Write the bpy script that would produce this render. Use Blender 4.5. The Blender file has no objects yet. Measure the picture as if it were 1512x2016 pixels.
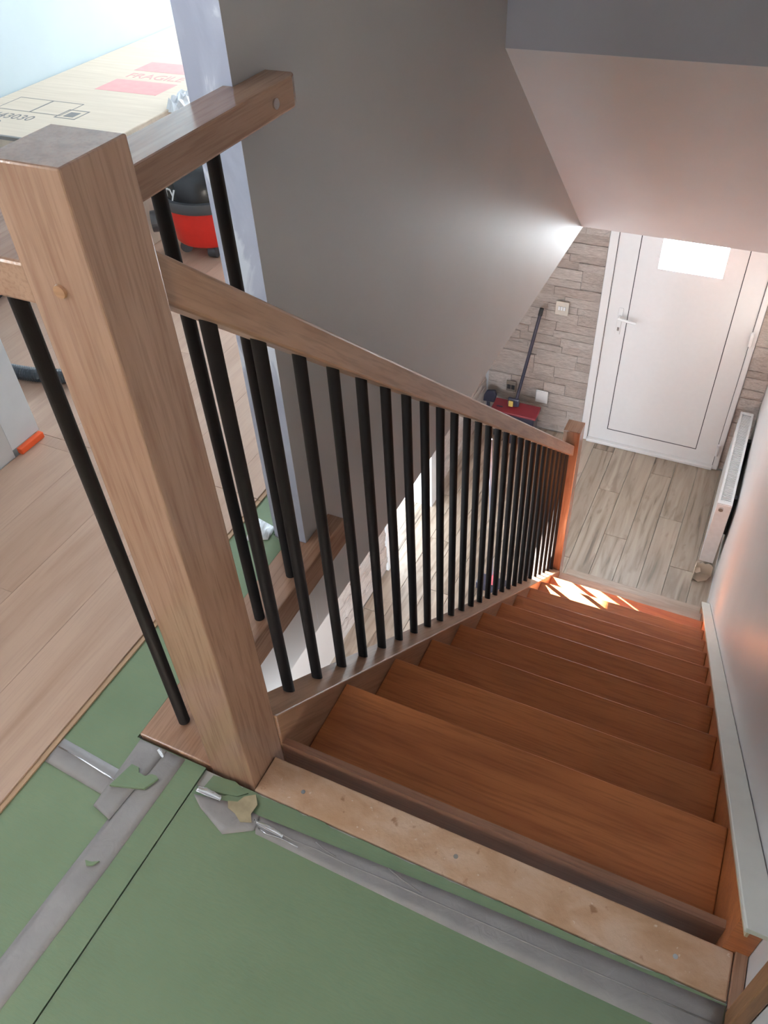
import bpy, bmesh, math, random
from mathutils import Vector, Matrix
random.seed(7)
S = bpy.context.scene
COL = S.collection

# ------------------------------------------------------------------ camera
YAW, PITCH, ROLL, FPX = -0.485, 0.7565, -0.0632, 1586.69
CAM = Vector((0.6093, -0.5535, 1.4338))
fw = Vector((math.sin(YAW)*math.cos(PITCH), math.cos(YAW)*math.cos(PITCH), -math.sin(PITCH)))
rt = Vector((math.cos(YAW), -math.sin(YAW), 0)); up = rt.cross(fw)
r2 = rt*math.cos(ROLL) + up*math.sin(ROLL); u2 = -rt*math.sin(ROLL) + up*math.cos(ROLL)
cd = bpy.data.cameras.new('camera'); co = bpy.data.objects.new('camera', cd); COL.objects.link(co)
cd.sensor_fit = 'HORIZONTAL'; cd.sensor_width = 36; cd.lens = FPX*36/1512; cd.clip_start = .02; cd.clip_end = 200
M = Matrix((r2, u2, -fw)).transposed().to_4x4(); M.translation = CAM; co.matrix_world = M
S.camera = co

# ------------------------------------------------------------------ world, sun, exposure
W = bpy.data.worlds.new('world'); S.world = W; W.use_nodes = True
bg = W.node_tree.nodes['Background']; bg.inputs[0].default_value = (.75, .885, 1.0, 1); bg.inputs[1].default_value = 18.0
sd = bpy.data.lights.new('sun', 'SUN'); sd.energy = 210; sd.angle = .009; sd.color = (1, .93, .82)
so = bpy.data.objects.new('sun', sd); COL.objects.link(so)
so.rotation_euler = Vector((1, -.5, -.53)).to_track_quat('-Z', 'Y').to_euler(); so.location = (-6, 5, 4)
vs = S.view_settings; vs.view_transform = 'Standard'; vs.look = 'None'; vs.gamma = 1; vs.use_curve_mapping = False; vs.exposure = 0.0

def portal(name, loc, direction, sx, sy):
    d = bpy.data.lights.new(name, 'AREA'); d.shape = 'RECTANGLE'; d.size = sx; d.size_y = sy; d.energy = 1
    d.cycles.is_portal = True
    o = bpy.data.objects.new(name, d); COL.objects.link(o); o.location = loc
    o.rotation_euler = Vector(direction).to_track_quat('-Z', 'Z').to_euler()

# ------------------------------------------------------------------ dimensions (metres, landing floor z = 0)
H = 2.726            # storey height
G, RS, Y0, Z0 = .2514, .2164, .3578, -.1295     # going, rise, first nosing
XR = .847            # right end of treads
XW = -.229           # stairwell wall face
WR = .888            # right wall face
YD = 4.766           # door wall
XL = -1.165          # lower stone wall face
LINT = -.66
PO = (2.85, 3.55)    # patio opening in the stone wall
def nose(y): return Z0 + (RS/G)*(Y0-y)

# ------------------------------------------------------------------ materials
def nt(name):
    m = bpy.data.materials.new(name); m.use_nodes = True
    t = m.node_tree; b = t.nodes['Principled BSDF']
    return m, t, b
def setp(b, rough=.5, metal=0, spec=.5):
    b.inputs['Roughness'].default_value = rough; b.inputs['Metallic'].default_value = metal
    b.inputs['Specular IOR Level'].default_value = spec
def coords(t, scale=(1,1,1), rot=(0,0,0), jitter=True):
    tc = t.nodes.new('ShaderNodeTexCoord'); mp = t.nodes.new('ShaderNodeMapping')
    mp.inputs['Scale'].default_value = scale; mp.inputs['Rotation'].default_value = rot
    if jitter:
        oi = t.nodes.new('ShaderNodeObjectInfo'); vm = t.nodes.new('ShaderNodeVectorMath'); vm.operation = 'MULTIPLY_ADD'
        cx = t.nodes.new('ShaderNodeCombineXYZ')
        for i in range(3): t.links.new(oi.outputs['Random'], cx.inputs[i])
        t.links.new(cx.outputs[0], vm.inputs[0]); vm.inputs[1].default_value = (7.3, 5.1, 9.7)
        t.links.new(tc.outputs['Object'], vm.inputs[2])
        rt_ = t.nodes.new('ShaderNodeMapping'); rt_.inputs['Rotation'].default_value = rot
        t.links.new(vm.outputs[0], rt_.inputs[0]); mp.inputs['Rotation'].default_value = (0,0,0)
        t.links.new(rt_.outputs[0], mp.inputs[0])
    else:
        t.links.new(tc.outputs['Object'], mp.inputs[0])
    return mp.outputs[0]
def noise(t, vec, scale, detail=4, dist=0, rough=.5):
    n = t.nodes.new('ShaderNodeTexNoise'); n.inputs['Scale'].default_value = scale
    n.inputs['Detail'].default_value = detail; n.inputs['Distortion'].default_value = dist; n.inputs['Roughness'].default_value = rough
    t.links.new(vec, n.inputs['Vector']); return n.outputs['Fac']
def ramp(t, fac, stops):
    r = t.nodes.new('ShaderNodeValToRGB'); e = r.color_ramp.elements
    while len(e) < len(stops): e.new(.5)
    for i, (p, c) in enumerate(stops):
        e[i].position = p; e[i].color = (*c, 1) if len(c) == 3 else c
    t.links.new(fac, r.inputs[0]); return r.outputs[0]
def mix(t, fac, a, b, mode='MIX'):
    n = t.nodes.new('ShaderNodeMix'); n.data_type = 'RGBA'; n.blend_type = mode
    if isinstance(fac, (int, float)): n.inputs[0].default_value = fac
    else: t.links.new(fac, n.inputs[0])
    for s, i in ((a, 6), (b, 7)):
        if isinstance(s, tuple): n.inputs[i].default_value = (*s, 1)
        else: t.links.new(s, n.inputs[i])
    return n.outputs[2]
def bump(t, b, h, strength=.2, dist=.002):
    n = t.nodes.new('ShaderNodeBump'); n.inputs['Strength'].default_value = strength; n.inputs['Distance'].default_value = dist
    t.links.new(h, n.inputs['Height']); t.links.new(n.outputs[0], b.inputs['Normal'])
def wood(name, light, dark, axis='y', rough=.42, rot=(0,0,0), pores=.35, along=1.3, across=14, spec=.5, bmp=.15):
    m, t, b = nt(name); setp(b, rough, 0, spec)
    def sc(al, ac): return tuple(al if a == axis else ac for a in 'xyz')
    g = noise(t, coords(t, sc(along, across), rot), 1.6, 5, 1.1)
    c = ramp(t, g, [(.30, dark), (.47, tuple((l*.6+d*.4) for l, d in zip(light, dark))), (.62, light)])
    big = noise(t, coords(t, sc(.8, 3.5), rot), 1.2, 2)
    c = mix(t, ramp(t, big, [(.35, (0,0,0)), (.7, (.55,.55,.55))]), c, tuple(x*.8 for x in light))
    fine = noise(t, coords(t, sc(9, 190), rot), 1, 3)
    c = mix(t, ramp(t, fine, [(.36, (pores,)*3), (.52, (0,0,0))]), c, tuple(x*.62 for x in dark))
    t.links.new(c, b.inputs['Base Color']); bump(t, b, fine, bmp, .001)
    return m
def paint(name, col, rough=.6, var=.05, sc=6, bmp=.05, spec=.4):
    m, t, b = nt(name); setp(b, rough, 0, spec)
    v = coords(t, (1,1,1), jitter=False)
    c = ramp(t, noise(t, v, sc, 5), [(.3, tuple(x*(1-var) for x in col)), (.7, tuple(min(1, x*(1+var)) for x in col))])
    t.links.new(c, b.inputs['Base Color']); bump(t, b, noise(t, v, 140, 3), bmp, .001)
    return m
def plain(name, col, rough=.5, metal=0, var=.04, spec=.5):
    m, t, b = nt(name); setp(b, rough, metal, spec)
    c = ramp(t, noise(t, coords(t, (1,1,1)), 30, 3), [(.3, tuple(x*(1-var) for x in col)), (.7, tuple(min(1, x*(1+var)) for x in col))])
    t.links.new(c, b.inputs['Base Color']); return m

OAK_L, OAK_D = (.50, .275, .150), (.30, .135, .060)
oak_z = wood('oak_upright', (.43,.255,.175), (.29,.155,.10), 'z', .15)
oak_y = wood('oak_lengthwise', (.43,.255,.17), (.30,.155,.095), 'y', .14)
oak_x = wood('oak_crosswise', OAK_L, OAK_D, 'x', .30, across=11)
ang = math.atan(RS/G)
oak_s = wood('oak_sloping', (.44,.25,.155), (.30,.15,.082), 'y', .38, rot=(ang, 0, 0), across=16)
tread_m = wood('oak_tread', (.53,.185,.066), (.35,.108,.04), 'x', .36, across=10, spec=.35)
riser_m = wood('shaded_oak_riser', (.27,.135,.085), (.17,.075,.042), 'x', .5, across=12)  # top riser only: shade of the joist gap put into the oak colour
step_m = wood('pale_step', (.47,.36,.28), (.33,.245,.185), 'x', .4, across=12)  # paler, greyer wood on the lowest treads and risers
lam_m = wood('laminate_upper', (.55,.375,.28), (.43,.275,.195), 'y', .42, along=.8, across=7, pores=.12, bmp=.05)
lamedge_m = wood('laminate_core', (.50,.33,.20), (.40,.25,.15), 'y', .7, pores=.1)
def joist_mat():
    m, t, b = nt('dusty_timber'); setp(b, .85, 0, .2)
    c = ramp(t, noise(t, coords(t, (5, 9, 9)), 2.5, 6, .4), [(.3, (.50,.30,.18)), (.5, (.58,.37,.245)), (.68, (.64,.44,.32))])
    sp_ = noise(t, coords(t, (1,1,1)), 95, 3)
    c = mix(t, ramp(t, sp_, [(.69, (0,0,0)), (.74, (.55,.55,.55))]), c, (.78,.66,.54))
    dk = noise(t, coords(t, (1,1,1)), 38, 4)
    c = mix(t, ramp(t, dk, [(.27, (.75,.75,.75)), (.34, (0,0,0))]), c, (.30,.15,.08))
    t.links.new(c, b.inputs['Base Color']); bump(t, b, sp_, .5, .003); return m
joist_m = joist_mat()
def grey_plank():
    m, t, b = nt('laminate_grey_oak'); setp(b, .38)
    g = noise(t, coords(t, (11, .9, 11)), 1.5, 6, 1.2)
    c = ramp(t, g, [(.30, (.06,.042,.03)), (.37, (.20,.15,.112)), (.47, (.33,.262,.205)), (.68, (.44,.365,.295))])
    k = noise(t, coords(t, (4.5, 1.3, 3)), 2.6, 4, 1.4)
    c = mix(t, ramp(t, k, [(.57, (0,0,0)), (.70, (.75,.75,.75))]), c, (.17,.125,.095))
    oi = t.nodes.new('ShaderNodeObjectInfo')
    c = mix(t, .30, c, ramp(t, oi.outputs['Random'], [(0, (.22,.17,.13)), (.5, (.36,.29,.225)), (1, (.46,.385,.315))]))
    t.links.new(c, b.inputs['Base Color']); bump(t, b, g, .12, .002); return m
plank_m = grey_plank()
def stone_mat():
    m, t, b = nt('ledge_stone'); setp(b, .8, 0, .25)
    g = noise(t, coords(t, (3, 3, 30)), 1.6, 6, .7)
    c = ramp(t, g, [(.30, (.24,.18,.15)), (.44, (.56,.47,.415)), (.60, (.78,.70,.65))])
    oi = t.nodes.new('ShaderNodeObjectInfo')
    c = mix(t, .35, c, ramp(t, oi.outputs['Random'], [(0, (.46,.37,.32)), (.4, (.70,.61,.555)), (1, (.84,.77,.72))]))
    t.links.new(c, b.inputs['Base Color']); bump(t, b, g, .8, .012); return m
stone_m = stone_mat()
grey_wall = paint('taupe_paint', (.48,.44,.41), .46, .03, 3, .04, .5)
white_wall = paint('white_emulsion', (.68,.66,.66), .55, .03, 4)
lilac_wall = paint('pale_lilac_paint', (.50,.48,.53), .6, .03, 4)
soffit_m = paint('soffit_paint', (.76,.76,.78), .6, .02, 4)
blue_wall = paint('pale_blue_paint', (.53,.62,.65), .6, .03, 4)
right_wall_m = paint('light_grey_paint', (.72,.695,.69), .33, .03, 3, .05, .5)
def plaster():
    m, t, b = nt('patched_plaster'); setp(b, .7)
    v = coords(t, (5, 5, 2.2), jitter=False)
    c = ramp(t, noise(t, v, 2.2, 5, .8), [(.42, (.47,.49,.60)), (.56, (.55,.57,.68)), (.60, (.80,.82,.90))])
    t.links.new(c, b.inputs['Base Color']); bump(t, b, noise(t, v, 9, 5), .3, .004); return m
plaster_m = plaster()
slab_m = paint('screed', (.42,.40,.37), .85)
green_m = None
def underlay():
    m, t, b = nt('green_fibre_underlay'); setp(b, .58, 0, .35)
    v = coords(t, (1,1,1))
    c = ramp(t, noise(t, v, 5, 5), [(.3, (.165,.225,.132)), (.7, (.20,.265,.16))])
    f = noise(t, coords(t, (60, 260, 100)), 1, 3)
    c = mix(t, ramp(t, f, [(.4, (.22,.22,.22)), (.56, (0,0,0))]), c, (.15,.25,.165))
    t.links.new(c, b.inputs['Base Color']); bump(t, b, f, .3, .001); return m
green_m = underlay()
def tape():
    m, t, b = nt('silver_cloth_tape'); setp(b, .5, .1, .45)
    v = coords(t, (1,1,1))
    c = ramp(t, noise(t, v, 14, 4), [(.3, (.27,.25,.25)), (.7, (.33,.31,.305))])
    t.links.new(c, b.inputs['Base Color'])
    bump(t, b, noise(t, v, 35, 4, 1.2), .35, .004); return m
tape_m = tape()
foil_m = plain('crumpled_foil', (.75,.76,.80), .18, .9)
black_m = plain('black_powder_coat', (.012,.0095,.0095), .55, 0, .1, .18)
white_gloss = plain('white_gloss', (.78,.775,.77), .28)
upvc = plain('white_upvc', (.80,.79,.785), .25, 0, .01)
trim_m = paint('ivory_trim_paint', (.74,.72,.66), .35, .04, 9)
tanedge_m = plain('raw_trim_edge', (.55,.45,.30), .6)
dark_m = plain('black_rubber', (.02,.02,.022), .6)
seam_m = plain('dark_seal', (.03,.03,.035), .6)
chrome = plain('chrome', (.7,.7,.7), .15, 1)
red_m = plain('red_plastic', (.72,.028,.02), .28)
vblack = plain('glossy_black_plastic', (.016,.018,.022), .22)
vgrey = plain('dark_grey_plastic', (.06,.062,.07), .4)
hose_m = plain('grey_ribbed_hose', (.045,.055,.065), .4)
wine_m = plain('burgundy_plastic', (.20,.022,.032), .35)
navy_m = plain('dark_navy_plastic', (.035,.035,.06), .35)
yellow_m = plain('yellow_plastic', (.65,.45,.12), .4)
orange_m = plain('orange_packer_plastic', (.90,.13,.035), .35)
pole_m = plain('blue_grey_metal', (.34,.36,.46), .3, .4)
pink_m = plain('pink_plastic', (.75,.16,.20), .4)
card_m = None
def cardboard():
    m, t, b = nt('cardboard'); setp(b, .8, 0, .2)
    c = ramp(t, noise(t, coords(t, (2, 40, 2)), 2, 4), [(.3, (.63,.53,.42)), (.7, (.70,.60,.48))])
    t.links.new(c, b.inputs['Base Color']); return m
card_m = cardboard()
ink_m = plain('faded_black_ink', (.22,.21,.20), .8)
redink_m = plain('faded_red_ink', (.74,.36,.34), .8)
film_m = plain('white_plastic_film', (.86,.88,.90), .25)
switch_m = plain('switch_plate', (.62,.56,.49), .3, .2)
def glass_mat():
    m = bpy.data.materials.new('frosted_glass'); m.use_nodes = True; t = m.node_tree
    for n in list(t.nodes): t.nodes.remove(n)
    o = t.nodes.new('ShaderNodeOutputMaterial'); a = t.nodes.new('ShaderNodeBsdfTransparent'); b = t.nodes.new('ShaderNodeBsdfTranslucent')
    x = t.nodes.new('ShaderNodeMixShader'); x.inputs[0].default_value = .35; b.inputs[0].default_value = (.9,.95,1,1)
    t.links.new(a.outputs[0], x.inputs[1]); t.links.new(b.outputs[0], x.inputs[2]); t.links.new(x.outputs[0], o.inputs[0]); return m
frost = glass_mat()

# ------------------------------------------------------------------ builders
def wloc(o):
    v = Vector((0,0,0))
    while o: v += o.location; o = o.parent
    return v
def link(o, parent):
    COL.objects.link(o)
    if parent: o.parent = parent
    return o
def tag(o, label=None, cat=None, group=None, kind=None):
    for k, v in (('label', label), ('category', cat), ('group', group), ('kind', kind)):
        if v: o[k] = v
    return o
def thing(name, loc, label, cat, group=None, kind=None):
    o = bpy.data.objects.new(name, None); o.empty_display_size = .05; o.location = loc; COL.objects.link(o)
    return tag(o, label, cat, group, kind)
def meshobj(name, verts, faces, mat, parent=None, smooth=False, mats=None, fmat=None):
    vs_ = [Vector(v) for v in verts]
    lo = Vector([min(v[i] for v in vs_) for i in range(3)]); hi = Vector([max(v[i] for v in vs_) for i in range(3)])
    c = (lo+hi)/2
    me = bpy.data.meshes.new(name); me.from_pydata([v-c for v in vs_], [], faces)
    for m in (mats or [mat]): me.materials.append(m)
    if fmat:
        for p, i in zip(me.polygons, fmat): p.material_index = i
    bm = bmesh.new(); bm.from_mesh(me); bmesh.ops.recalc_face_normals(bm, faces=bm.faces); bm.to_mesh(me); bm.free()
    if smooth:
        for p in me.polygons: p.use_smooth = True
    o = bpy.data.objects.new(name, me); o.location = c - (wloc(parent) if parent else Vector((0,0,0)))
    return link(o, parent)
BF = [(0,1,3,2),(4,6,7,5),(0,4,5,1),(2,3,7,6),(0,2,6,4),(1,5,7,3)]
class MB:
    def __init__(s): s.v = []; s.f = []
    def box(s, x0, x1, y0, y1, z0, z1):
        n = len(s.v); s.v += [(x,y,z) for x in (x0,x1) for y in (y0,y1) for z in (z0,z1)]
        s.f += [tuple(i+n for i in q) for q in BF]; return s
    def prism(s, poly, axis, a, b):
        """poly in the two other axes (order xyz without axis), extruded a..b"""
        n = len(s.v); k = len(poly)
        for t in (a, b):
            for p, q in poly:
                s.v.append((t,p,q) if axis == 'x' else (p,t,q) if axis == 'y' else (p,q,t))
        s.f += [tuple(range(n, n+k)), tuple(range(n+2*k-1, n+k-1, -1))]
        s.f += [(n+i, n+(i+1) % k, n+k+(i+1) % k, n+k+i) for i in range(k)]; return s
    def cyl(s, p, q, r, r1=None, seg=20, cap=True):
        p = Vector(p); q = Vector(q); d = (q-p).normalized(); r1 = r if r1 is None else r1
        a = d.orthogonal().normalized(); b = d.cross(a); n = len(s.v)
        for c, rr in ((p, r), (q, r1)):
            for i in range(seg):
                t = 2*math.pi*i/seg; s.v.append(tuple(c + a*rr*math.cos(t) + b*rr*math.sin(t)))
        s.f += [(n+i, n+(i+1) % seg, n+seg+(i+1) % seg, n+seg+i) for i in range(seg)]
        if cap: s.f += [tuple(range(n, n+seg)), tuple(range(n+2*seg-1, n+seg-1, -1))]
        return s
    def lathe(s, prof, c, seg=36):
        n = len(s.v); k = len(prof)
        for r, z in prof:
            for i in range(seg):
                t = 2*math.pi*i/seg; s.v.append((c[0]+r*math.cos(t), c[1]+r*math.sin(t), c[2]+z))
        for j in range(k-1):
            s.f += [(n+j*seg+i, n+j*seg+(i+1) % seg, n+(j+1)*seg+(i+1) % seg, n+(j+1)*seg+i) for i in range(seg)]
        s.f += [tuple(range(n, n+seg)), tuple(range(n+k*seg-1, n+(k-1)*seg-1, -1))]; return s
    def tube(s, pts, r, seg=14, ring=None):
        n = len(s.v); k = len(pts); pts = [Vector(p) for p in pts]
        for j, p in enumerate(pts):
            d = (pts[min(j+1, k-1)] - pts[max(j-1, 0)]).normalized()
            a = d.cross(Vector((0,0,1)));
            a = a.normalized() if a.length > 1e-4 else Vector((1,0,0)); b = d.cross(a)
            rr = r if ring is None else r*ring(j)
            for i in range(seg):
                t = 2*math.pi*i/seg; s.v.append(tuple(p + a*rr*math.cos(t) + b*rr*math.sin(t)))
        for j in range(k-1):
            s.f += [(n+j*seg+i, n+j*seg+(i+1) % seg, n+(j+1)*seg+(i+1) % seg, n+(j+1)*seg+i) for i in range(seg)]
        s.f += [tuple(range(n, n+seg)), tuple(range(n+k*seg-1, n+(k-1)*seg-1, -1))]; return s
    def build(s, name, mat, parent=None, smooth=False, bevel=0, mats=None, fmat=None, segs=2):
        o = meshobj(name, s.v, s.f, mat, parent, smooth, mats, fmat)
        if bevel:
            md = o.modifiers.new('bevel', 'BEVEL'); md.width = bevel; md.segments = segs; md.limit_method = 'ANGLE'; md.angle_limit = math.radians(40)
        if smooth and not bevel:
            pass
        return o
def box(name, x0, x1, y0, y1, z0, z1, mat, parent=None, bevel=0):
    return MB().box(x0,x1,y0,y1,z0,z1).build(name, mat, parent, bevel=bevel)
def struct(o, label=None, cat=None): return tag(o, label, cat, kind='structure')
def shade(o, angle=35):
    me = o.data
    for p in me.polygons: p.use_smooth = True
    a = math.radians(angle)
    bm = bmesh.new(); bm.from_mesh(me)
    for e in bm.edges:
        if len(e.link_faces) == 2 and e.calc_face_angle(0) > a: e.smooth = False
    bm.to_mesh(me); bm.free(); return o

# ================================================================== STRUCTURE
TOP = 2.4
# --- lower floor
fl = struct(box('floor', -2.7, 1.0, -1.75, 4.95, -H-.15, -H-.010, slab_m), 'grey wood-effect laminate floor of the hall below the stairs', 'floor')
def planks(parent, mat, x0, x1, y0, y1, ztop, th, w, length, off, gap=.0016, bev=.0012):
    me = None; i = 0; x = x0
    base = {}
    while x < x1-1e-4:
        xe = min(x+w, x1); y = y0 - (off*(i*0.37 % 1))*length
        while y < y1:
            a, b = max(y, y0), min(y+length, y1)
            if b-a > .02:
                key = (round(xe-x, 4), round(b-a, 4))
                if key not in base:
                    hx, hy = (xe-x)/2-gap/2, (b-a)/2-gap/2
                    bmv = [(sx*(hx-(e if k else 0)), sy*(hy-(e if k else 0)), z) for k, z, e in ((0,-th/2,0),(0,th/2-bev,0),(1,th/2,bev)) for sx, sy in ((-1,-1),(1,-1),(1,1),(-1,1))]
                    ff = [(3,2,1,0),(8,9,10,11)] + [(j*4+q, j*4+(q+1)%4, j*4+4+(q+1)%4, j*4+4+q) for j in (0,1) for q in range(4)]
                    me = bpy.data.meshes.new('plank'); me.from_pydata(bmv, [], ff); me.materials.append(mat); base[key] = me
                o = bpy.data.objects.new('plank', base[key]); o.location = Vector(((x+xe)/2, (a+b)/2, ztop-th/2)) - wloc(parent)
                link(o, parent)
            y += length
        x = xe; i += 1
planks(fl, plank_m, -1.176, .888, 1.2, YD, -H, .010, .1615, 1.25, 1.0, .0022, .0016)
planks(fl, plank_m, -2.6, -1.42, 2.2, 4.9, -H, .010, .1615, 1.25, 1.0)
planks(fl, plank_m, -1.42, -1.176, PO[0]+.0125, PO[1]-.0145, -H, .010, .1615, 1.25, 1.0)

# --- lower left wall (stone clad) with patio opening
wl = MB()
wl.box(-1.40, -1.185, -1.75, PO[0], -H, -.33); wl.box(-1.40, -1.185, PO[1], 4.95, -H, -.33); wl.box(-1.40, -1.185, PO[0], PO[1], LINT, -.33)
wall_left = struct(wl.build('wall_left', white_wall), 'lower hall wall clad in pale ledge stone', 'wall')
struct(box('wall_left_plaster', -1.1849, XL, -1.599, 2.03, -H, -.331, grey_wall), 'taupe plaster stretch of the lower hall wall beside the stone', 'wall')
# --- door wall
wf = MB(); DX0, DX1, DTOP = -.345, .735, -.60
wf.box(-1.40, DX0, YD+.02, 4.95, -H, -.33); wf.box(DX1, 1.0, YD+.02, 4.95, -H, -.33); wf.box(DX0, DX1, YD+.02, 4.95, DTOP, -.33)
wall_front = struct(wf.build('wall_front', white_wall), 'front door wall clad in pale ledge stone', 'wall')
# stones
def stone_variants(n=7):
    out = []
    for k in range(n):
        nx, nz = 4, 3; vv = []; ff = []
        for j in range(nz+1):
            for i in range(nx+1):
                e = (i in (0, nx)) or (j in (0, nz))
                d = random.uniform(.45, .75) if e else random.uniform(.65, 1.0)
                x = i/nx-.5 + (0 if i in (0, nx) else random.uniform(-.06,.06)); z = j/nz-.5 + (0 if j in (0, nz) else random.uniform(-.1,.1))
                vv.append((x, -d, z))
        m = len(vv)
        for a in range(nz):
            for i in range(nx): q = a*(nx+1)+i; ff.append((q, q+1, q+nx+2, q+nx+1))
        rim = [i for i in range(nx+1)] + [(nx+1)*j+nx for j in range(1, nz+1)] + [(nx+1)*nz+i for i in range(nx-1, -1, -1)] + [(nx+1)*j for j in range(nz-1, 0, -1)]
        for i in rim: vv.append((vv[i][0], 0, vv[i][2]))
        L = len(rim)
        for i in range(L): ff.append((rim[i], m+i, m+(i+1) % L, rim[(i+1) % L]))
        me = bpy.data.meshes.new('stone'); me.from_pydata(vv, [], ff); me.materials.append(stone_m); out.append(me)
    return out
STV = stone_variants()
def clad(parent, face, a0, a1, z0, z1, blocked):
    """face 'y': stones on the door wall facing -Y, spanning x a0..a1; 'x': on the left wall facing +X, spanning y"""
    z = z0; row = 0
    while z < z1-.02:
        h = random.choice((.058, .072, .085, .095)); h = min(h, z1-z)
        segs = [(a0, a1)]
        for b0, b1, bz0, bz1 in blocked:
            if z+h > bz0 and z < bz1:
                ns = []
                for s0, s1 in segs:
                    if b1 <= s0 or b0 >= s1: ns.append((s0, s1))
                    else:
                        if b0 > s0: ns.append((s0, b0))
                        if b1 < s1: ns.append((b1, s1))
                segs = ns
        for s0, s1 in segs:
            a = s0
            while a < s1-.005:
                w = random.uniform(.16, .38)
                if s1-(a+w) < .09: w = s1-a
                d = random.uniform(.008, .036)
                o = bpy.data.objects.new('stone', random.choice(STV))
                o.scale = (w-.003, d, h-.003)
                c = a+w/2
                if face == 'y': loc = Vector((c, YD+.0205, z+h/2))
                else: loc = Vector((-1.1855, c, z+h/2)); o.rotation_euler = (0, 0, math.pi/2)
                o.location = loc - wloc(parent); link(o, parent)
                a += w
        z += h; row += 1
clad(wall_front, 'y', -1.15, DX0, -H+.004, -.34, [])
clad(wall_front, 'y', DX1, WR, -H+.004, -.34, [])
clad(wall_left, 'x', 2.03, YD+.015, -H+.004, -.9, [(PO[0]-.03, PO[1]+.16, -3, LINT+.07)])

struct(box('floor_terrace', -4.0, -2.705, .5, 8, -H-.15, -H-.012, slab_m), 'grey paved terrace outside the opening', 'terrace')
# --- added wall that blocks low sun outside the opening, right wall, back walls, slabs
struct(box('wall_sun_block', -4.12, -4.0, .5, 8, -H-.15, -.02, white_wall), 'added white wall blocking low sun outside the opening', 'wall')
wr = MB(); A0, A1, A2, A3 = -1.45, .95, -2.45, -1.25
wr.box(WR, WR+.12, A1, 4.95, -H, TOP); wr.box(WR, WR+.12, -2.7, A0, -H, TOP); wr.box(WR, WR+.12, A0, A1, -H, A2); wr.box(WR, WR+.12, A0, A1, A3, TOP)
struct(wr.build('wall_right', right_wall_m), 'plain light grey plaster wall beside the stairs', 'wall')
wb = MB(); wb.box(-1.40, -.95, -1.75, -1.6, -H, -.33); wb.box(.4, WR, -1.75, -1.6, -H, -.33); wb.box(-.95, .4, -1.75, -1.6, -H, -1.9); wb.box(-.95, .4, -1.75, -1.6, -.6, -.33)
struct(wb.build('wall_back', white_wall), 'white end wall of the lower room with a window opening', 'wall')
sl = MB()
sl.box(-1.40, WR, -2.6, -.006, -.33, -.006)            # landing
sl.box(-2.55, -.232, -.006, 4.78, -.33, -.086)          # left storey floor
sl.box(-2.55, -.277, -.006, 4.78, -.086, -.006)
struct(sl.build('floor_upper', slab_m), 'upper storey floor deck under the green underlay', 'floor')
struct(box('wall_fascia', -.2315, XW, -.005, .6085, -.33, -.082, grey_wall), 'grey painted edge of the upper floor below the oak nosing', 'wall')
# stairwell wall: taupe towards the stairs, plaster on its end
sw = MB().box(-.32, XW, .609, 4.78, -.33, TOP)
struct(sw.build('wall_stairwell', grey_wall, mats=[grey_wall, plaster_m, white_wall], fmat=[2, 0, 1, 1, 0, 0]), 'taupe painted stairwell wall with bare plaster end', 'wall')
# upper rooms
wlu = MB(); X1 = -1.175
wlu.box(X1-.12, X1, -2.7, -1.0, 0, TOP); wlu.box(X1-.12, X1, -.2, .585, 0, TOP); wlu.box(X1-.12, X1, -1.0, -.2, 0, .95); wlu.box(X1-.12, X1, -1.0, -.2, 2.0, TOP)
struct(wlu.build('wall_landing', white_wall), 'pale grey landing wall beside the doorway', 'wall')
struct(box('wall_jamb', X1-.12, X1, .586, .693, .03, TOP, paint('raw_white_plaster', (.80,.82,.85), .7, .04, 9, .15)), 'raw white plaster doorway jamb', 'wall')
nr = MB().box(-2.55, X1-.121, .586, .693, 0, TOP)
struct(nr.build('wall_room_near', white_wall), 'white wall of the far room beside the doorway', 'wall')
struct(box('trim_header', X1, -.321, .609, .693, 2.02, TOP, white_wall), 'white wall above the doorway', 'trim')
struct(box('wall_room_left', -2.57, -2.452, .694, 4.78, -.005, TOP, blue_wall), 'pale blue wall behind the cardboard box', 'wall')
rf = MB(); rf.box(-2.45, -2.25, 4.2, 4.35, -.005, TOP); rf.box(-.6, -.321, 4.2, 4.35, -.005, TOP); rf.box(-2.25, -.6, 4.2, 4.35, -.005, .75); rf.box(-2.25, -.6, 4.2, 4.35, 2.25, TOP)
struct(rf.build('wall_room_far', white_wall), 'white far wall of the bright room with a window opening', 'wall')
bk = MB().box(-1.3, WR, -2.7, -2.6, 0, TOP)
struct(bk.build('wall_landing_back', paint('warm_beige_paint', (.55,.46,.36))), 'landing wall behind the stair head', 'wall')
struct(box('ceiling', -2.6, WR+.12, -2.75, 4.95, TOP, TOP+.1, white_wall), 'white upper storey ceiling', 'ceiling')
struct(box('wall_end', XW, WR, 1.983, 2.083, .783, TOP, lilac_wall), 'pale lilac wall above the sloping soffit', 'wall')
sf = MB().prism([(1.984,.782),(3.312,-.316),(4.78,-.316),(4.78,-.20),(3.36,-.20),(2.12,.82),(1.984,.82)], 'x', XW, WR)
struct(sf.build('ceiling_soffit', soffit_m), 'sloping white soffit above the lower stairs', 'ceiling')

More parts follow.
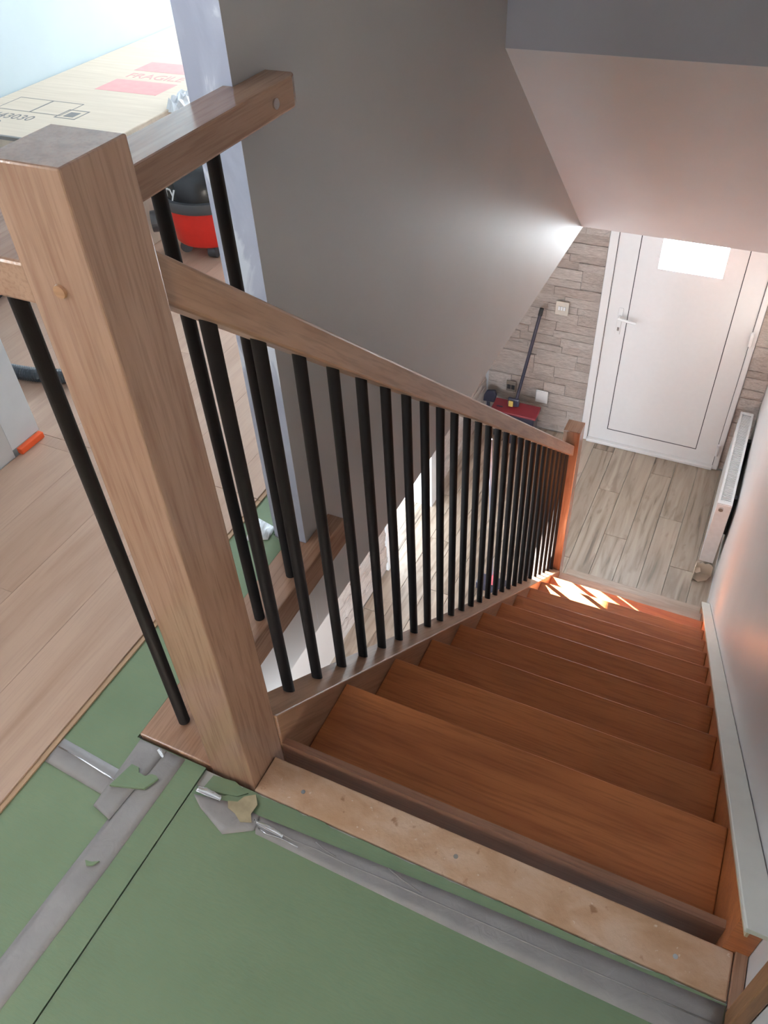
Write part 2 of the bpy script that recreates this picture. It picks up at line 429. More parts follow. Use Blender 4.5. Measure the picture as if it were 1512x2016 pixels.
# window frames and portals (daylight)
def window(name, axis, at_, a0, a1, z0, z1, label, mull=True):
    o = thing(name, ((at_, (a0+a1)/2, z0) if axis == 'x' else ((a0+a1)/2, at_, z0)), label, 'window', kind='structure')
    def bar(nm, p0, p1, q0, q1):
        if axis == 'x': box(nm, at_-.03, at_+.03, p0, p1, q0, q1, upvc, o)
        else: box(nm, p0, p1, at_-.03, at_+.03, q0, q1, upvc, o)
    t = .05
    bar('frame_rail', a0, a1, z0, z0+t); bar('frame_rail', a0, a1, z1-t, z1)
    bar('frame_stile', a0, a0+t, z0+t, z1-t); bar('frame_stile', a1-t, a1, z0+t, z1-t)
    if mull: bar('mullion', (a0+a1)/2-t/2, (a0+a1)/2+t/2, z0+t, z1-t)
    return o
window('window_1', 'x', X1-.06, -1.0, -.2, .95, 2.0, 'white framed landing window by the doorway')
window('window_added', 'x', WR+.06, -1.45, .95, -2.45, -1.25, 'added white framed side window lighting the stone wall')  # unseen window added to brighten the lower stone wall
window('window_3', 'y', 4.275, -2.25, -.6, .75, 2.25, 'white framed window of the bright room')
window('window_4', 'y', -1.675, -.95, .4, -1.9, -.6, 'white framed window of the lower room')
portal('portal_landing', (X1-.13, -.6, 1.475), (1,0,0), 1.05, .8)
portal('portal_side', (WR+.13, -.25, -1.85), (-1,0,0), 1.2, 2.4)
portal('portal_room', (-1.425, 4.37, 1.5), (0,-1,0), 1.65, 1.5)
portal('portal_lower', (-.28, -1.77, -1.25), (0,1,0), 1.35, 1.3)
portal('portal_patio', (-1.42, sum(PO)/2, (LINT-H)/2), (1,0,0), 2.06, .7)
portal('portal_door', (.21, 4.97, -.95), (0,-1,0), .42, .55)

# patio door frame (white) around the opening
pf = thing('door_2', (-1.3, sum(PO)/2, -H), 'white door frame of the opening in the stone wall', 'door frame', kind='structure')
box('jamb', -1.42, XL+.028, PO[1]-.014, PO[1]+.15, -H, LINT, upvc, pf); box('jamb', -1.42, -1.16, PO[0]-.03, PO[0]+.012, -H, LINT, upvc, pf)
box('head', -1.42, -1.15, PO[0]-.03, PO[1]+.15, LINT-.012, LINT+.06, upvc, pf)

# ================================================================== FRONT DOOR
dr = thing('door_1', (.2, YD, -H), 'white front door with a square frosted window and lever handle', 'door', kind='structure')
fr = MB(); FY0, FY1 = YD-.012, YD+.10
box('frame_stile', DX0+.002, -.285, FY0, FY1, -H+.001, DTOP-.001, upvc, dr, .006); box('frame_stile', .695, DX1-.002, FY0, FY1, -H+.001, DTOP-.001, upvc, dr, .006)
box('frame_head', -.285, .695, FY0, FY1, -.66, DTOP-.001, upvc, dr, .006)
box('threshold', -.285, .695, YD-.03, YD+.09, -H+.001, -H+.028, upvc, dr, .005)
lf = MB(); LY = YD+.006
GX0, GX1, GZ0, GZ1 = .003, .418, -1.19, -.72
P0, P1, PZ0, PZ1 = -.134, .542, -2.580, -.70
lf.box(-.2848, P0-.003, LY, LY+.06, -2.697, -.6605); lf.box(P1+.003, .6948, LY, LY+.06, -2.697, -.6605)
lf.box(P0-.003, P1+.003, LY, LY+.06, -2.697, PZ0-.003); lf.box(P0-.003, P1+.003, LY, LY+.06, PZ1+.003, -.6605)
leaf = lf.build('door_leaf', upvc, dr)
pn = MB(); pn.box(P0, GX0, LY+.001, LY+.055, PZ0, PZ1); pn.box(GX1, P1, LY+.001, LY+.055, PZ0, PZ1); pn.box(GX0, GX1, LY+.001, LY+.055, PZ0, GZ0); pn.box(GX0, GX1, LY+.001, LY+.055, GZ1, PZ1)
pn.build('door_panel', upvc, dr)
sm = MB(); e = .0055
for a in ((P0-e, P0, PZ0-e, PZ1+e), (P1, P1+e, PZ0-e, PZ1+e), (P0, P1, PZ0-e, PZ0), (P0, P1, PZ1, PZ1+e)): sm.box(a[0], a[1], LY-.0006, LY+.004, a[2], a[3])
sm.build('panel_seal', seam_m, dr)
sg = MB().box(-.2846, -.281, LY-.0008, LY+.0002, -2.697, -.661).box(.691, .6946, LY-.0008, LY+.0002, -2.697, -.661); sg.build('leaf_seal', vgrey, dr)
box('glass_pane', GX0, GX1, LY+.025, LY+.031, GZ0, GZ1, frost, dr)
hp = box('handle_plate', -.205, -.172, LY-.008, LY, -1.73, -1.52, upvc, dr, .003)
lv = MB().cyl((-.188, LY-.008, -1.585), (-.188, LY-.05, -1.585), .010).cyl((-.196, LY-.048, -1.585), (-.065, LY-.048, -1.600), .0095)
lv.build('lever', white_gloss, hp, smooth=False)
box('keyhole', -.195, -.181, LY-.0095, LY-.008, -1.70, -1.672, chrome, hp)
for z in (-1.62, -2.58, -.95):
    MB().cyl((.698, YD-.024, z), (.698, YD-.024, z+.10), .012).build('hinge', upvc, dr)

# ================================================================== STAIRCASE
st = thing('staircase', (.42, 1.6, -H), 'straight oak staircase with closed risers going down to the hall', 'staircase')
for k in range(12):
    y1 = Y0+G*k; y0 = .116 if k == 0 else Y0+G*(k-1)-.035; z = Z0-RS*k
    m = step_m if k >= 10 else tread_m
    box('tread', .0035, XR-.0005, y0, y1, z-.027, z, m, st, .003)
    # riser standing on this tread's back edge
ys = [.100] + [Y0+G*k-.035 for k in range(12)]
for k in range(13):
    zt = .008 if k == 0 else Z0-RS*(k-1)-.0275
    zb = Z0-RS*k if k < 12 else -H
    if k == 12: zb = -H+.001
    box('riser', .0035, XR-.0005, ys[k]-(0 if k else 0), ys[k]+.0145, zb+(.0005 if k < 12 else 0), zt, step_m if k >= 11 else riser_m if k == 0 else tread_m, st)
def sloped(y0, y1, off_t, off_b):
    return [(y0, nose(y0)+off_t), (y1, nose(y1)+off_t), (y1, max(-H+.001, nose(y1)-off_b)), (y0, nose(y0)-off_b)]
ls = MB().prism(sloped(.1005, 2.8595, .012, .29), 'x', -.072, .003); ls.build('string', oak_s, st, bevel=.003)
yb = 3.105
rs_poly = [(.0735, nose(.0735)+.034), (yb, nose(yb)+.034), (yb, -H+.002), (2.75, -H+.002), (.0735, -.33)]
MB().prism(rs_poly, 'x', XR, WR-.001).build('wall_string', tread_m, st)
tr = MB().prism([(.02, nose(.02)+.036), (yb+.02, nose(yb+.02)+.036), (yb+.02, nose(yb+.02)+.05), (.02, nose(.02)+.05)], 'x', .839, WR-.0015)
tr.build('cap_trim', trim_m, st, bevel=.002)['label'] = 'ivory painted strip capping the wall side string'
te = MB().prism([(.02, nose(.02)+.022), (yb+.01, nose(yb+.01)+.022), (yb+.01, nose(yb+.01)+.036), (.02, nose(.02)+.036)], 'x', .8425, XR-.0005)
te.build('trim_edge', tanedge_m, st)

# ================================================================== NEWELS
HN = 1.166
nw = thing('newel_post', (-.05, .05, 0), 'tall thick square oak newel post at the stair head', 'newel post')
box('post', -.1, 0, 0, .1, -.20, HN, oak_z, nw, .0025)
pl = MB().cyl((-.053, .0005, 1.032), (-.053, -.003, 1.032), .0085, .0075, 24); shade(pl.build('screw_plug', oak_x, nw))
nl = thing('newel_post', (-.045, 2.91, -H), 'sunlit oak newel post at the foot of the stairs', 'newel post')
box('post', -.09, -.0005, 2.86, 2.96, -H+.001, -1.215, oak_z, nl, .003)
box('cap', -.09, -.0005, 2.86, 2.96, -1.2149, -1.2149+.004, oak_y, nl, .0015)

# ================================================================== BALUSTRADES
def cyl_mesh(r, seg=20):
    b = MB().cyl((0,0,-.5), (0,0,.5), r, seg=seg)
    me = bpy.data.meshes.new('baluster'); me.from_pydata(b.v, [], b.f); me.materials.append(black_m)
    for p in me.polygons: p.use_smooth = len(p.vertices) == 4
    return me
BM = cyl_mesh(.0118); BMS = cyl_mesh(.0118)
for v in BMS.vertices: v.co.z -= v.co.y*(RS/G if v.co.z < 0 else .8506)/.89
def baluster(x, y, z0, z1, parent, me=BM):
    o = bpy.data.objects.new('baluster', me); o.scale = (1,1,z1-z0); o.location = Vector((x, y, (z0+z1)/2))-wloc(parent); link(o, parent)
rail_top = lambda y: 1.023-.8506*(y-.129)
sb = thing('stair_balustrade', (-.05, .1, 0), 'sloping oak handrail on black balusters down the stairs', 'balustrade')
p = [(.1005, rail_top(.1005)), (2.8595, rail_top(2.8595)), (2.8595, rail_top(2.8595)-.071), (.1005, rail_top(.1005)-.071)]
MB().prism(p, 'x', -.08, -.02).build('handrail', oak_s, sb, bevel=.005)
for k in range(26):
    y = .215+.1042*k
    baluster(-.048, y, nose(y)+.0126, rail_top(y)-.0705, sb, BMS)
lb = thing('landing_balustrade', (-.21, .35, 0), 'level oak rail on short oak nosing guarding the landing edge', 'balustrade')
RZ0, RZ1 = 1.004, 1.054
rl = [(-.248,.004),(-.1005,.004),(-.1005,.088),(-.163,.088),(-.163,.685),(-.172,.706),(-.2285,.706),(-.2285,.6085),(-.248,.6085)]
MB().prism(rl, 'z', RZ0, RZ1).build('handrail', oak_y, lb, bevel=.004)
shade(MB().cyl((-.1628,.625,1.028), (-.1595,.625,1.028), .0085, seg=20).build('screw', chrome, lb))
nb = [(-.275,.001),(-.1005,.001),(-.1005,.1),(-.18,.1),(-.18,.724),(-.2285,.724),(-.2285,.6085),(-.275,.6085)]
MB().prism(nb, 'z', -.080, .007).build('nosing_board', oak_y, lb, bevel=.003)
for y in (.064, .211, .358, .500): baluster(-.209, y, .0072, RZ0-.0002, lb)

# ================================================================== LANDING FLOOR COVERING
# underlay boards
def slab_poly(name, poly, z0, z1, mat, **k): return MB().prism(poly, 'z', z0, z1).build(name, mat, **k)
def jag(x0, x1, y, n, a):
    return [(x0+(x1-x0)*i/n, y+random.uniform(-a, a)) for i in range(n+1)]
front = jag(-.02, .865, -.009, 60, .0022)
ub = slab_poly('underlay_board', [(-.1065,-2.5),(.884,-2.5),(.884,-.075),(.865,-.075)] + front[::-1] + [(-.04,-.035),(-.07,-.055),(-.1065,-.04)], -.0055, 0, green_m)
tag(ub, 'large green underlay board in front of the top step', 'underlay', 'green underlay boards')
ub2 = slab_poly('underlay_board', [(-.66,-2.5),(-.110,-2.5),(-.110,-.004),(-.2785,-.004),(-.2785,.585),(-.3225,.607),(-.3225,2.3),(-.66,2.3)], -.0055, 0, green_m)
tag(ub2, 'green underlay board between the laminate planks and the oak nosing', 'underlay', 'green underlay boards')
# laminate
lm = struct(box('floor_laminate', -2.44, -.50, .70, 4.19, -.0058, -.0012, lamedge_m), 'pale brown upstairs laminate floor laid as far as the landing', 'floor')
planks(lm, lam_m, -2.45, -.4275, .70, 3.8, .0085, .0080, .1922, 1.28, 1.0, .0005, .0004)
planks(lm, lam_m, -1.1715, -.4275, -1.9, .699, .0085, .0080, .186, 1.28, 1.0, .0005, .0004)
for a, b in ((-1.9, .6985), (.7, 3.0)): box('tongue', -.4274, -.4165, a, b, .0005, .0045, lamedge_m, lm)
# joist exposed at the stair head
jo = MB().box(.0015, .866, -.0055, .0735, -.22, -.001).build('timber_joist', joist_m, bevel=.003)
tag(jo, 'bare pinkish timber joist exposed along the stair head', 'joist')
for x, y in ((.782,.028), (.40,.034), (.09,.03)): shade(MB().cyl((x,y,-.0012), (x,y,-.0004), .0042, seg=14).build('screw_head', chrome, jo))
# block at the right end
bl = MB().prism([(.8668,-.016),(.8868,-.016),(.8868,.075),(.8668,.075)], 'z', -.0055, .004).build('timber_packer', oak_y, bevel=.002)
tag(bl, 'small brown timber block at the end of the bare joist', 'wood block')
bl2 = MB().box(.8665, .887, -.050, -.0175, -.0055, .9).build('wall_post', wood('dark_oak', (.34,.17,.085), (.20,.09,.04), 'z', .5), bevel=.003)
tag(bl2, 'narrow dark oak upright fixed to the grey wall at the stair head', 'post')

# tapes
def strip(name, pts_l, pts_r, z, mat, label, group='grey tape strips on the underlay', wob=.0008, cat='tape'):
    n = 26; v = []; f = []
    def lerp(P, t):
        s = t*(len(P)-1); i = min(int(s), len(P)-2); u = s-i
        return (P[i][0]*(1-u)+P[i+1][0]*u, P[i][1]*(1-u)+P[i+1][1]*u)
    m = 4
    for i in range(n+1):
        a, b = lerp(pts_l, i/n), lerp(pts_r, i/n)
        for j in range(m+1):
            u = j/m; w = random.uniform(0, wob) if 0 < j < m else 0
            v.append((a[0]*(1-u)+b[0]*u, a[1]*(1-u)+b[1]*u, z+w))
    for i in range(n):
        for j in range(m): q = i*(m+1)+j; f.append((q, q+1, q+m+2, q+m+1))
    nn = len(v); v += [(x, y, z-.0004) for x, y, _ in v]
    f += [tuple(reversed([i+nn for i in q])) for q in f]
    rim = [(i*(m+1), (i+1)*(m+1)) for i in range(n)] + [((i+1)*(m+1)+m, i*(m+1)+m) for i in range(n)] + [(j+1, j) for j in range(m)] + [(n*(m+1)+j, n*(m+1)+j+1) for j in range(m)]
    f += [(a, b, b+nn, a+nn) for a, b in rim]
    o = meshobj(name, v, f, mat, smooth=True)
    if label: tag(o, label, cat, group)
    return o
t1 = strip('duct_tape', [(.03,-.046),(.43,-.028),(.864,-.012)], [(.05,-.078),(.45,-.083),(.864,-.082)], .0006, tape_m, 'long grey tape strip on the green board along the joist')
t2 = strip('duct_tape', [(-.215,-.006),(-.221,-.2),(-.236,-.7)], [(-.158,-.006),(-.161,-.24),(-.180,-.7)], .0006, tape_m, 'grey tape strip running from the oak nosing towards the landing')
t3 = strip('duct_tape', [(-.4155,-.068),(-.225,-.080)], [(-.4155,-.124),(-.225,-.136)], .0012, tape_m, 'short creased grey tape strip from the laminate edge')
t4 = strip('duct_tape', [(-.268,-.006),(-.263,-.158)], [(-.203,-.006),(-.216,-.168)], .0022, tape_m, 'dark grey tape patch beside the oak nosing corner')
t5 = strip('duct_tape', [(-.100,-.060),(.0,-.040),(.04,-.047)], [(-.072,-.078),(-.005,-.104),(.045,-.074)], .0018, tape_m, 'crumpled pale tape patch by the newel post foot', wob=.0025)
# ridges (creases) as parts of their tapes
def ridge(name, pts, r, parent, mat=tape_m):
    r = min(r, .0015); pts = [(x, y, max(z, .0017)) for x, y, z in pts]
    MB().tube(pts, r, 8).build(name, mat, parent, smooth=True)
ridge('crease', [(.045,-.060,.002),(.08,-.0585,.0028),(.12,-.0605,.0025),(.17,-.0575,.002),(.23,-.0585,.0018),(.3,-.0555,.0015),(.4,-.054,.0012),(.5,-.0515,.001),(.6,-.051,.0008),(.7,-.048,.0007),(.86,-.044,.0004)], .0023, t1)
ridge('crease', [(.05,-.067,.002),(.07,-.0705,.0025),(.10,-.0665,.002),(.135,-.068,.001)], .002, t1, foil_m)
ridge('crease', [(.16,-.046,.001),(.18,-.052,.0022),(.205,-.055,.001)], .0013, t1)
ridge('crease', [(.30,-.035,.001),(.33,-.043,.0022),(.37,-.05,.001)], .0013, t1)
ridge('crease', [(-.412,-.087,.0015),(-.35,-.091,.003),(-.29,-.097,.003),(-.23,-.103,.0015)], .0022, t3, foil_m)
def crumple(name, cx, cy, rx, ry, h, mat, label, cat, n=16, group=None, z=.001):
    v = []; f = []; rings = 4
    v.append((cx, cy, z+h))
    for k in range(1, rings+1):
        for i in range(n):
            t = 2*math.pi*i/n; q = k/rings*random.uniform(.8, 1.1)
            v.append((cx+rx*q*math.cos(t), cy+ry*q*math.sin(t), z+(h*random.uniform(.2, 1) if k < rings else .0006)))
    f += [(0, 1+i, 1+(i+1) % n) for i in range(n)]
    for k in range(rings-1):
        a = 1+k*n; f += [(a+i, a+n+i, a+n+(i+1) % n, a+(i+1) % n) for i in range(n)]
    f.append(tuple(1+(rings-1)*n+i for i in range(n)))
    return tag(meshobj(name, v, f, mat), label, cat, group)
def curl(name, a, b, r, mat, label, w=2.4):
    """a torn tape end: a thin strip rolled up along a..b"""
    a, b = Vector(a), Vector(b); d = (b-a).normalized(); side = Vector((-d.y, d.x, 0)); n = 14; m = 9; v = []; f = []
    for i in range(n+1):
        p = a.lerp(b, i/n); k = r*(.55+.45*math.sin(math.pi*(i+.7)/(n+1.4)))*random.uniform(.9, 1.1)
        for j in range(m):
            t = -.35+w*j/(m-1); v.append(p + side*(k*math.sin(t)*1.3) + Vector((0,0,k*(1-math.cos(t)))))
    for i in range(n):
        for j in range(m-1): q = i*m+j; f.append((q, q+1, q+m+1, q+m))
    o = meshobj(name, v, f, mat, smooth=True)
    md = o.modifiers.new('solidify', 'SOLIDIFY'); md.thickness = .0004
    return tag(o, label, 'tape scrap')
curl('foil_curl', (-.100,-.052,.0028), (-.045,-.050,.0028), .0065, foil_m, 'shiny curled tape end beside the newel post foot')
curl('foil_curl', (.035,-.060,.0026), (.100,-.064,.0026), .0045, foil_m, 'crinkled silver tape end at the start of the long tape strip', 2.0)
curl('foil_curl', (-.222,-.012,.0030), (-.200,-.022,.0030), .0040, foil_m, 'torn silvery tape flake in front of the oak nosing')
gl = [(.012,-.014),(.026,-.030),(.024,-.050),(.034,-.064),(.014,-.072),(-.004,-.062),(-.022,-.058),(-.030,-.046),(-.012,-.040),(-.006,-.026)]
tag(slab_poly('glue_residue', gl, .0045, .0056, plain('dried_glue', (.40,.33,.21), .7, 0, .25)), 'ochre smear of dried glue by the newel post foot', 'debris')
def scrap(name, pts, z0, z1, label):
    return tag(slab_poly(name, pts, z0, z1, green_m), label, 'underlay scrap')
scrap('underlay_scrap', [(-.258,-.114),(-.192,-.093),(-.179,-.064),(-.186,-.0605),(-.196,-.0615),(-.206,-.070),(-.222,-.069),(-.229,-.060),(-.246,-.060)], .003, .0082, 'torn light green underlay offcut lying on the grey tape')
scrap('underlay_scrap', [(-.086,-.012),(-.090,-.043),(-.055,-.038),(-.020,-.030),(-.004,-.016),(-.04,-.006)], -.0055, .0025, 'small green underlay sliver against the newel post foot')
scrap('underlay_scrap', [(-.205,-.247),(-.192,-.245),(-.180,-.238),(-.188,-.250),(-.197,-.254)], .002, .006, 'tiny green underlay shred on the long landing tape')
# plastic film on the underlay by the pillar
strip('film_scrap', [(-.40,.645),(-.33,.63)], [(-.375,.56),(-.325,.585)], .002, film_m, 'scrap of clear film on the underlay by the wall end', group=None, wob=.012, cat='plastic film')

# ================================================================== FAR ROOM
# orange packer below the jamb
pk = MB(); pk.box(-1.176, -1.158, .600, .690, .009, .028)
tag(pk.build('plastic_packer', orange_m, bevel=.002), 'orange plastic packer under the plaster jamb', 'packer')
# cardboard box
BX0, BX1, BY0, BY1, BZ0, BZ1 = -2.445, -1.64, 1.67, 3.35, .0092, .45
cb = thing('cardboard_box', ((BX0+BX1)/2, (BY0+BY1)/2, BZ0), 'large cardboard carton with red fragile label lying in the far room', 'box')
box('carton', BX0, BX1, BY0, BY1, BZ0, BZ1, card_m, cb, .004)
def txt(s, size, loc, mat, parent, name, rot=(0,0,0), align='LEFT', ext=.0002, space=1.0):
    cu = bpy.data.curves.new('t', 'FONT'); cu.body = s; cu.size = size; cu.align_x = align; cu.extrude = ext; cu.space_character = space
    to = bpy.data.objects.new('t', cu); COL.objects.link(to)
    dg = bpy.context.evaluated_depsgraph_get(); dg.update()
    me = bpy.data.meshes.new_from_object(to.evaluated_get(dg)); bpy.data.objects.remove(to)
    me.materials.clear(); me.materials.append(mat)
    o = bpy.data.objects.new(name, me); o.location = Vector(loc)-wloc(parent); o.rotation_euler = rot; link(o, parent); return o
zt = BZ1+.0004
txt('443030', .071, (-2.315, 1.84, zt), ink_m, cb, 'carton_number', space=1.0)
txt('C @', .052, (-2.31, 1.775, zt), ink_m, cb, 'carton_code')
def outline(x0, x1, y0, y1, w, name='printed_frame', mat=ink_m):
    m = MB(); 
    for a in ((x0,x1,y0,y0+w),(x0,x1,y1-w,y1),(x0,x0+w,y0,y1),(x1-w,x1,y0,y1)): m.box(a[0],a[1],a[2],a[3],BZ1,BZ1+.0005)
    return m.build(name, mat, cb)
outline(-2.36, -2.18, 1.925, 2.07, .004); outline(-2.18, -2.02, 1.925, 2.07, .004)
outline(-2.035, -1.93, 1.905, 2.0, .006)
MB().box(-2.005, -1.955, 1.925, 1.975, BZ1, BZ1+.0005).build('printed_symbol', ink_m, cb)
MB().box(-2.12, -1.80, 2.25, 2.40, BZ1, BZ1+.0005).build('label_band', redink_m, cb)
MB().box(-2.13, -1.81, 2.53, 2.66, BZ1, BZ1+.0005).build('label_band', redink_m, cb)
txt('FRAGILE', .085, (-2.11, 2.435, zt), redink_m, cb, 'label_lettering', space=.95)
box('flap_slot', -2.2, -1.98, BY0-.0008, BY0+.012, BZ1-.012, BZ1+.0006, ink_m, cb)
film = crumple('packing_film', -1.632, 2.20, .05, .09, .05, film_m, 'white packing film poking out beside the carton', 'plastic film', z=.44)

# vacuum cleaner
VX, VY = -1.405, 1.965
vc = thing('vacuum_cleaner', (VX, VY, .0088), 'red and black canister vacuum cleaner on the laminate', 'vacuum cleaner')
b = MB().lathe([(.12,.045),(.150,.047),(.158,.06),(.168,.12),(.172,.185),(.172,.19)], (VX,VY,.0088)); shade(b.build('tub', red_m, vc), 50)
b = MB().lathe([(.176,.186),(.186,.192),(.188,.215),(.182,.228),(.17,.230)], (VX,VY,.0088)); shade(b.build('rim', vgrey, vc), 50)
b = MB().lathe([(.168,.229),(.166,.27),(.155,.31),(.125,.335),(.08,.345),(.02,.347)], (VX,VY,.0088)); shade(b.build('lid', vblack, vc), 60)
hd = MB().tube([(VX-.09,VY,.345),(VX-.085,VY,.375),(VX-.05,VY,.395),(VX,VY,.40),(VX+.05,VY,.395),(VX+.085,VY,.375),(VX+.09,VY,.345)], .013, 10); hd.build('carry_handle', vblack, vc, smooth=True)
dirp = Vector((-.80,-.6,0)).normalized()
pc = Vector((VX,VY,.128))
MB().cyl(pc+dirp*.158, pc+dirp*.235, .043, .040, 24).build('hose_port', vgrey, vc)
for a in (235, 300, 60, 130):
    c = Vector((VX+.125*math.cos(math.radians(a)), VY+.125*math.sin(math.radians(a)), .0088+.025))
    q = Vector((math.cos(math.radians(a+70)), math.sin(math.radians(a+70)), 0))
    w = shade(MB().cyl(c-q*.016, c+q*.016, .0245, seg=20).build('caster', vgrey, vc))
    MB().cyl(c+Vector((0,0,.01)), c+Vector((0,0,.045)), .012, seg=12).build('fork', vblack, w)
# lettering on the lid
a = math.radians(238)
tl = txt('Henry', .075, (VX, VY, 0), film_m, vc, 'lid_lettering', ext=.001)
rr = .1665
# bend the word round the lid wall
for v in tl.data.vertices:
    th = a + (v.co.x-.115)/rr; zz = .228+.0088+v.co.y+.012
    rad = rr+.0012+v.co.z - (0 if zz < .28 else (zz-.28)*.30)
    v.co = Vector((rad*math.cos(th), rad*math.sin(th), zz-.0088))
tl.location = Vector((0,0,.0))
# hose
def catmull(P, n=14):
    P = [Vector(p) for p in P]; P = [2*P[0]-P[1]] + P + [2*P[-1]-P[-2]]; out = []
    for i in range(1, len(P)-2):
        for k in range(n):
            t = k/n; p0,p1,p2,p3 = P[i-1:i+3]
            out.append(.5*((2*p1)+(p2-p0)*t+(2*p0-5*p1+4*p2-p3)*t*t+(3*p1-p0-3*p2+p3)*t**3))
    return out + [P[-2]]
s0 = pc+dirp*.2355
hz = .0088+.024
HP = [(-2.06,1.56,hz), (-1.99,1.42,hz), (-1.935,1.30,hz), (-1.90,1.15,hz), (-1.80,.99,hz), (-1.60,.905,hz), (-1.42,.905,hz), (-1.25,.955,hz), (-1.13,1.02,hz)]
pts = catmull(HP, 40)
MB().tube(pts, .0235, 14, ring=lambda j: 1.0 if j % 2 else .86).build('vacuum_hose', hose_m)
tag(bpy.context.scene.collection.objects['vacuum_hose'], 'ribbed grey hose curling over the laminate behind the doorway jamb', 'hose')

# ================================================================== RADIATOR
RX0, RX1, RY0, RY1, RZb, RZt = .770, .858, 3.637, 4.67, -2.62, -2.10
rd = thing('radiator', ((RX0+RX1)/2, RY0, RZb), 'white panel radiator with slotted top grille beyond the stair foot', 'radiator')
box('front_panel', RX0, RX0+.012, RY0, RY1, RZb, RZt-.002, white_gloss, rd, .003)
box('back_panel', RX1-.012, RX1, RY0, RY1, RZb, RZt-.002, white_gloss, rd, .003)
box('end_panel', RX0, RX1, RY0-.006, RY0-.0002, RZb+.005, RZt, white_gloss, rd, .002); box('end_panel', RX0, RX1, RY1+.0002, RY1+.006, RZb+.005, RZt, white_gloss, rd, .002)
gf = MB(); gf.box(RX0, RX0+.014, RY0, RY1, RZt-.0018, RZt+.004); gf.box(RX1-.014, RX1, RY0, RY1, RZt-.0018, RZt+.004); gf.box(RX0+.014, RX1-.014, RY0, RY0+.03, RZt-.0018, RZt+.004); gf.box(RX0+.014, RX1-.014, RY1-.03, RY1, RZt-.0018, RZt+.004)
gr = gf.build('grille_frame', white_gloss, rd)
sl_ = MB(); y = RY0+.034
while y < RY1-.034:
    sl_.box(RX0+.0142, RX1-.0142, y, y+.0075, RZt-.004, RZt+.002); y += .0142
tag(sl_.build('grille_slats', white_gloss, gr), kind='stuff')
box('fins', RX0+.016, RX1-.016, RY0+.01, RY1-.01, RZb+.02, RZt-.03, vgrey, rd)
kb = MB().cyl((.80, RY0-.006, RZt-.035), (.80, RY0-.018, RZt-.035), .016, .014, 20); shade(kb.build('vent_cap', chrome, rd))
for y in (RY0+.2, RY1-.2): box('wall_bracket', RX1+.0002, WR-.0005, y, y+.04, RZb+.1, RZt-.1, vgrey, rd)
tp = [(.762,-2.725),(.765,-2.63),(.775,-2.622),(.783,-2.634),(.796,-2.618),(.815,-2.628),(.835,-2.615),(.855,-2.622),(.868,-2.64),(.872,-2.725)]
tq = [(3.53,-2.725),(3.535,-2.665),(3.56,-2.65),(3.575,-2.632),(3.60,-2.640),(3.628,-2.625),(3.6285,-2.725)]
pkg = thing('torn_packaging', (.82,3.58,-H), 'torn cardboard corner packaging at the foot of the radiator end', 'packaging')
MB().prism(tp, 'y', 3.618, 3.6225).build('back_sheet', card_m, pkg); MB().prism(tq, 'x', .757, .7615).build('side_sheet', card_m, pkg)
MB().prism([(.764,3.55),(.80,3.535),(.85,3.57),(.868,3.6175),(.764,3.6175)], 'z', -2.7245, -2.7205).build('base_sheet', card_m, pkg)
MB().prism([(.7615,3.56),(.775,3.55),(.80,3.575),(.79,3.612),(.7615,3.612)], 'z', -2.668, -2.664).build('flap', card_m, pkg)

# ================================================================== WALL PLATES
def plate(name, x0, x1, z0, z1, label, cat, mat=switch_m):
    o = thing(name, ((x0+x1)/2, YD, z0), label, cat)
    box('plate', x0, x1, YD-.028, YD-.0158, z0, z1, mat, o, .003); return o
o = plate('light_switch', -.654, -.556, -1.645, -1.538, 'brushed triple light switch on the stone beside the door', 'light switch')
for i in range(3): box('rocker', -.632+.019*i, -.618+.019*i, YD-.033, YD-.0282, -1.605, -1.575, film_m, o, .001)
o = plate('power_socket', -.985, -.903, -2.408, -2.312, 'brushed socket plate low on the stone wall behind the sweeper', 'socket', plain('dull_steel', (.30,.26,.22), .4, .5))
for i in range(2): box('socket_face', -.976+.034*i, -.948+.034*i, YD-.0305, YD-.0282, -2.385, -2.345, seam_m, o)
o = plate('wall_box', -.736, -.636, -2.453, -2.34, 'square white blank box low on the stone wall', 'wall box', upvc)
box('lid', -.731, -.641, YD-.033, YD-.0282, -2.448, -2.345, upvc, o, .002)

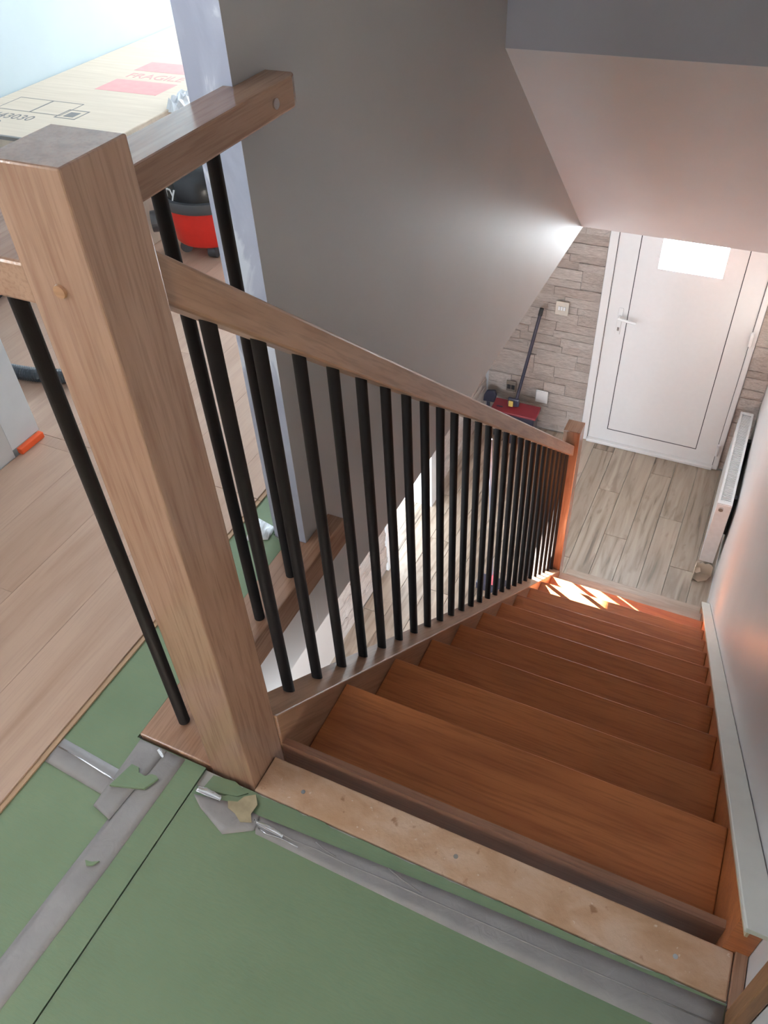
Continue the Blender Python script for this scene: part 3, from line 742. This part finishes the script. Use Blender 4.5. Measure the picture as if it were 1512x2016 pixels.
# ================================================================== SWEEPER, DUSTPAN, MOP
SX, SY = -.86, 4.40
sp = thing('carpet_sweeper', (SX, SY, -H), 'burgundy and navy carpet sweeper leaning by the stone wall', 'sweeper')
MB().prism([(4.462,-2.418),(4.605,-2.398),(4.612,-2.410),(4.605,-2.432),(4.462,-2.436)], 'x', -1.02, -.648).build('head_cover', wine_m, sp, bevel=.004)
box('label_slot', -.985, -.935, 4.51, 4.522, -2.4135, -2.4085, navy_m, sp)
MB().prism([(4.474,-2.4365),(4.60,-2.4365),(4.60,-2.60),(4.55,-2.63),(4.49,-2.60)], 'x', -1.0, -.665).build('brush_housing', navy_m, sp, bevel=.006)
MB().prism([(4.468,-2.50),(4.4735,-2.50),(4.489,-2.598),(4.483,-2.60)], 'x', -1.0, -.665).build('lip', wine_m, sp)
for x in (-.985, -.68): MB().cyl((x-.012,4.55,-2.68), (x+.012,4.55,-2.68), .045, seg=24).build('wheel', dark_m, sp)
box('foot', -.90, -.78, 4.47, 4.56, -H+.001, -2.632, navy_m, sp, .01)
MB().cyl((-.846,4.545,-2.40), (-.746,4.705,-1.603), .0125).build('handle', navy_m, sp)
MB().cyl((-.752,4.695,-1.655), (-.7455,4.706,-1.600), .0155).build('handle_cap', dark_m, sp)
box('bracket', -.905, -.81, 4.53, 4.56, -2.398, -2.325, navy_m, sp, .012); box('clip', -.892, -.855, 4.518, 4.53, -2.395, -2.345, yellow_m, sp, .004)
dp = thing('dustpan', (-1.10, 4.5, -H), 'dark navy dustpan tucked beside the burgundy sweeper', 'dustpan')
MB().prism([(-1.14,-2.48),(-1.04,-2.47),(-1.03,-2.40),(-1.045,-2.36),(-1.115,-2.375),(-1.135,-2.42)], 'y', 4.625, 4.655).build('pan', navy_m, dp, bevel=.008)
MB().box(-1.11, -1.085, 4.627, 4.653, -H+.001, -2.4765).build('grip', navy_m, dp, bevel=.004)
mp = thing('floor_mop', (-.45, 2.95, -H), 'blue grey mop pole standing behind the balusters', 'mop')
MB().cyl((-.45,2.95,-2.70), (-.55,3.05,-1.55), .011).build('pole', pole_m, mp)
box('mop_head', -.55, -.33, 2.90, 3.0, -H+.001, -2.66, navy_m, mp, .01); box('clamp', -.475, -.425, 2.915, 2.985, -2.66, -2.60, pink_m, mp, .005)
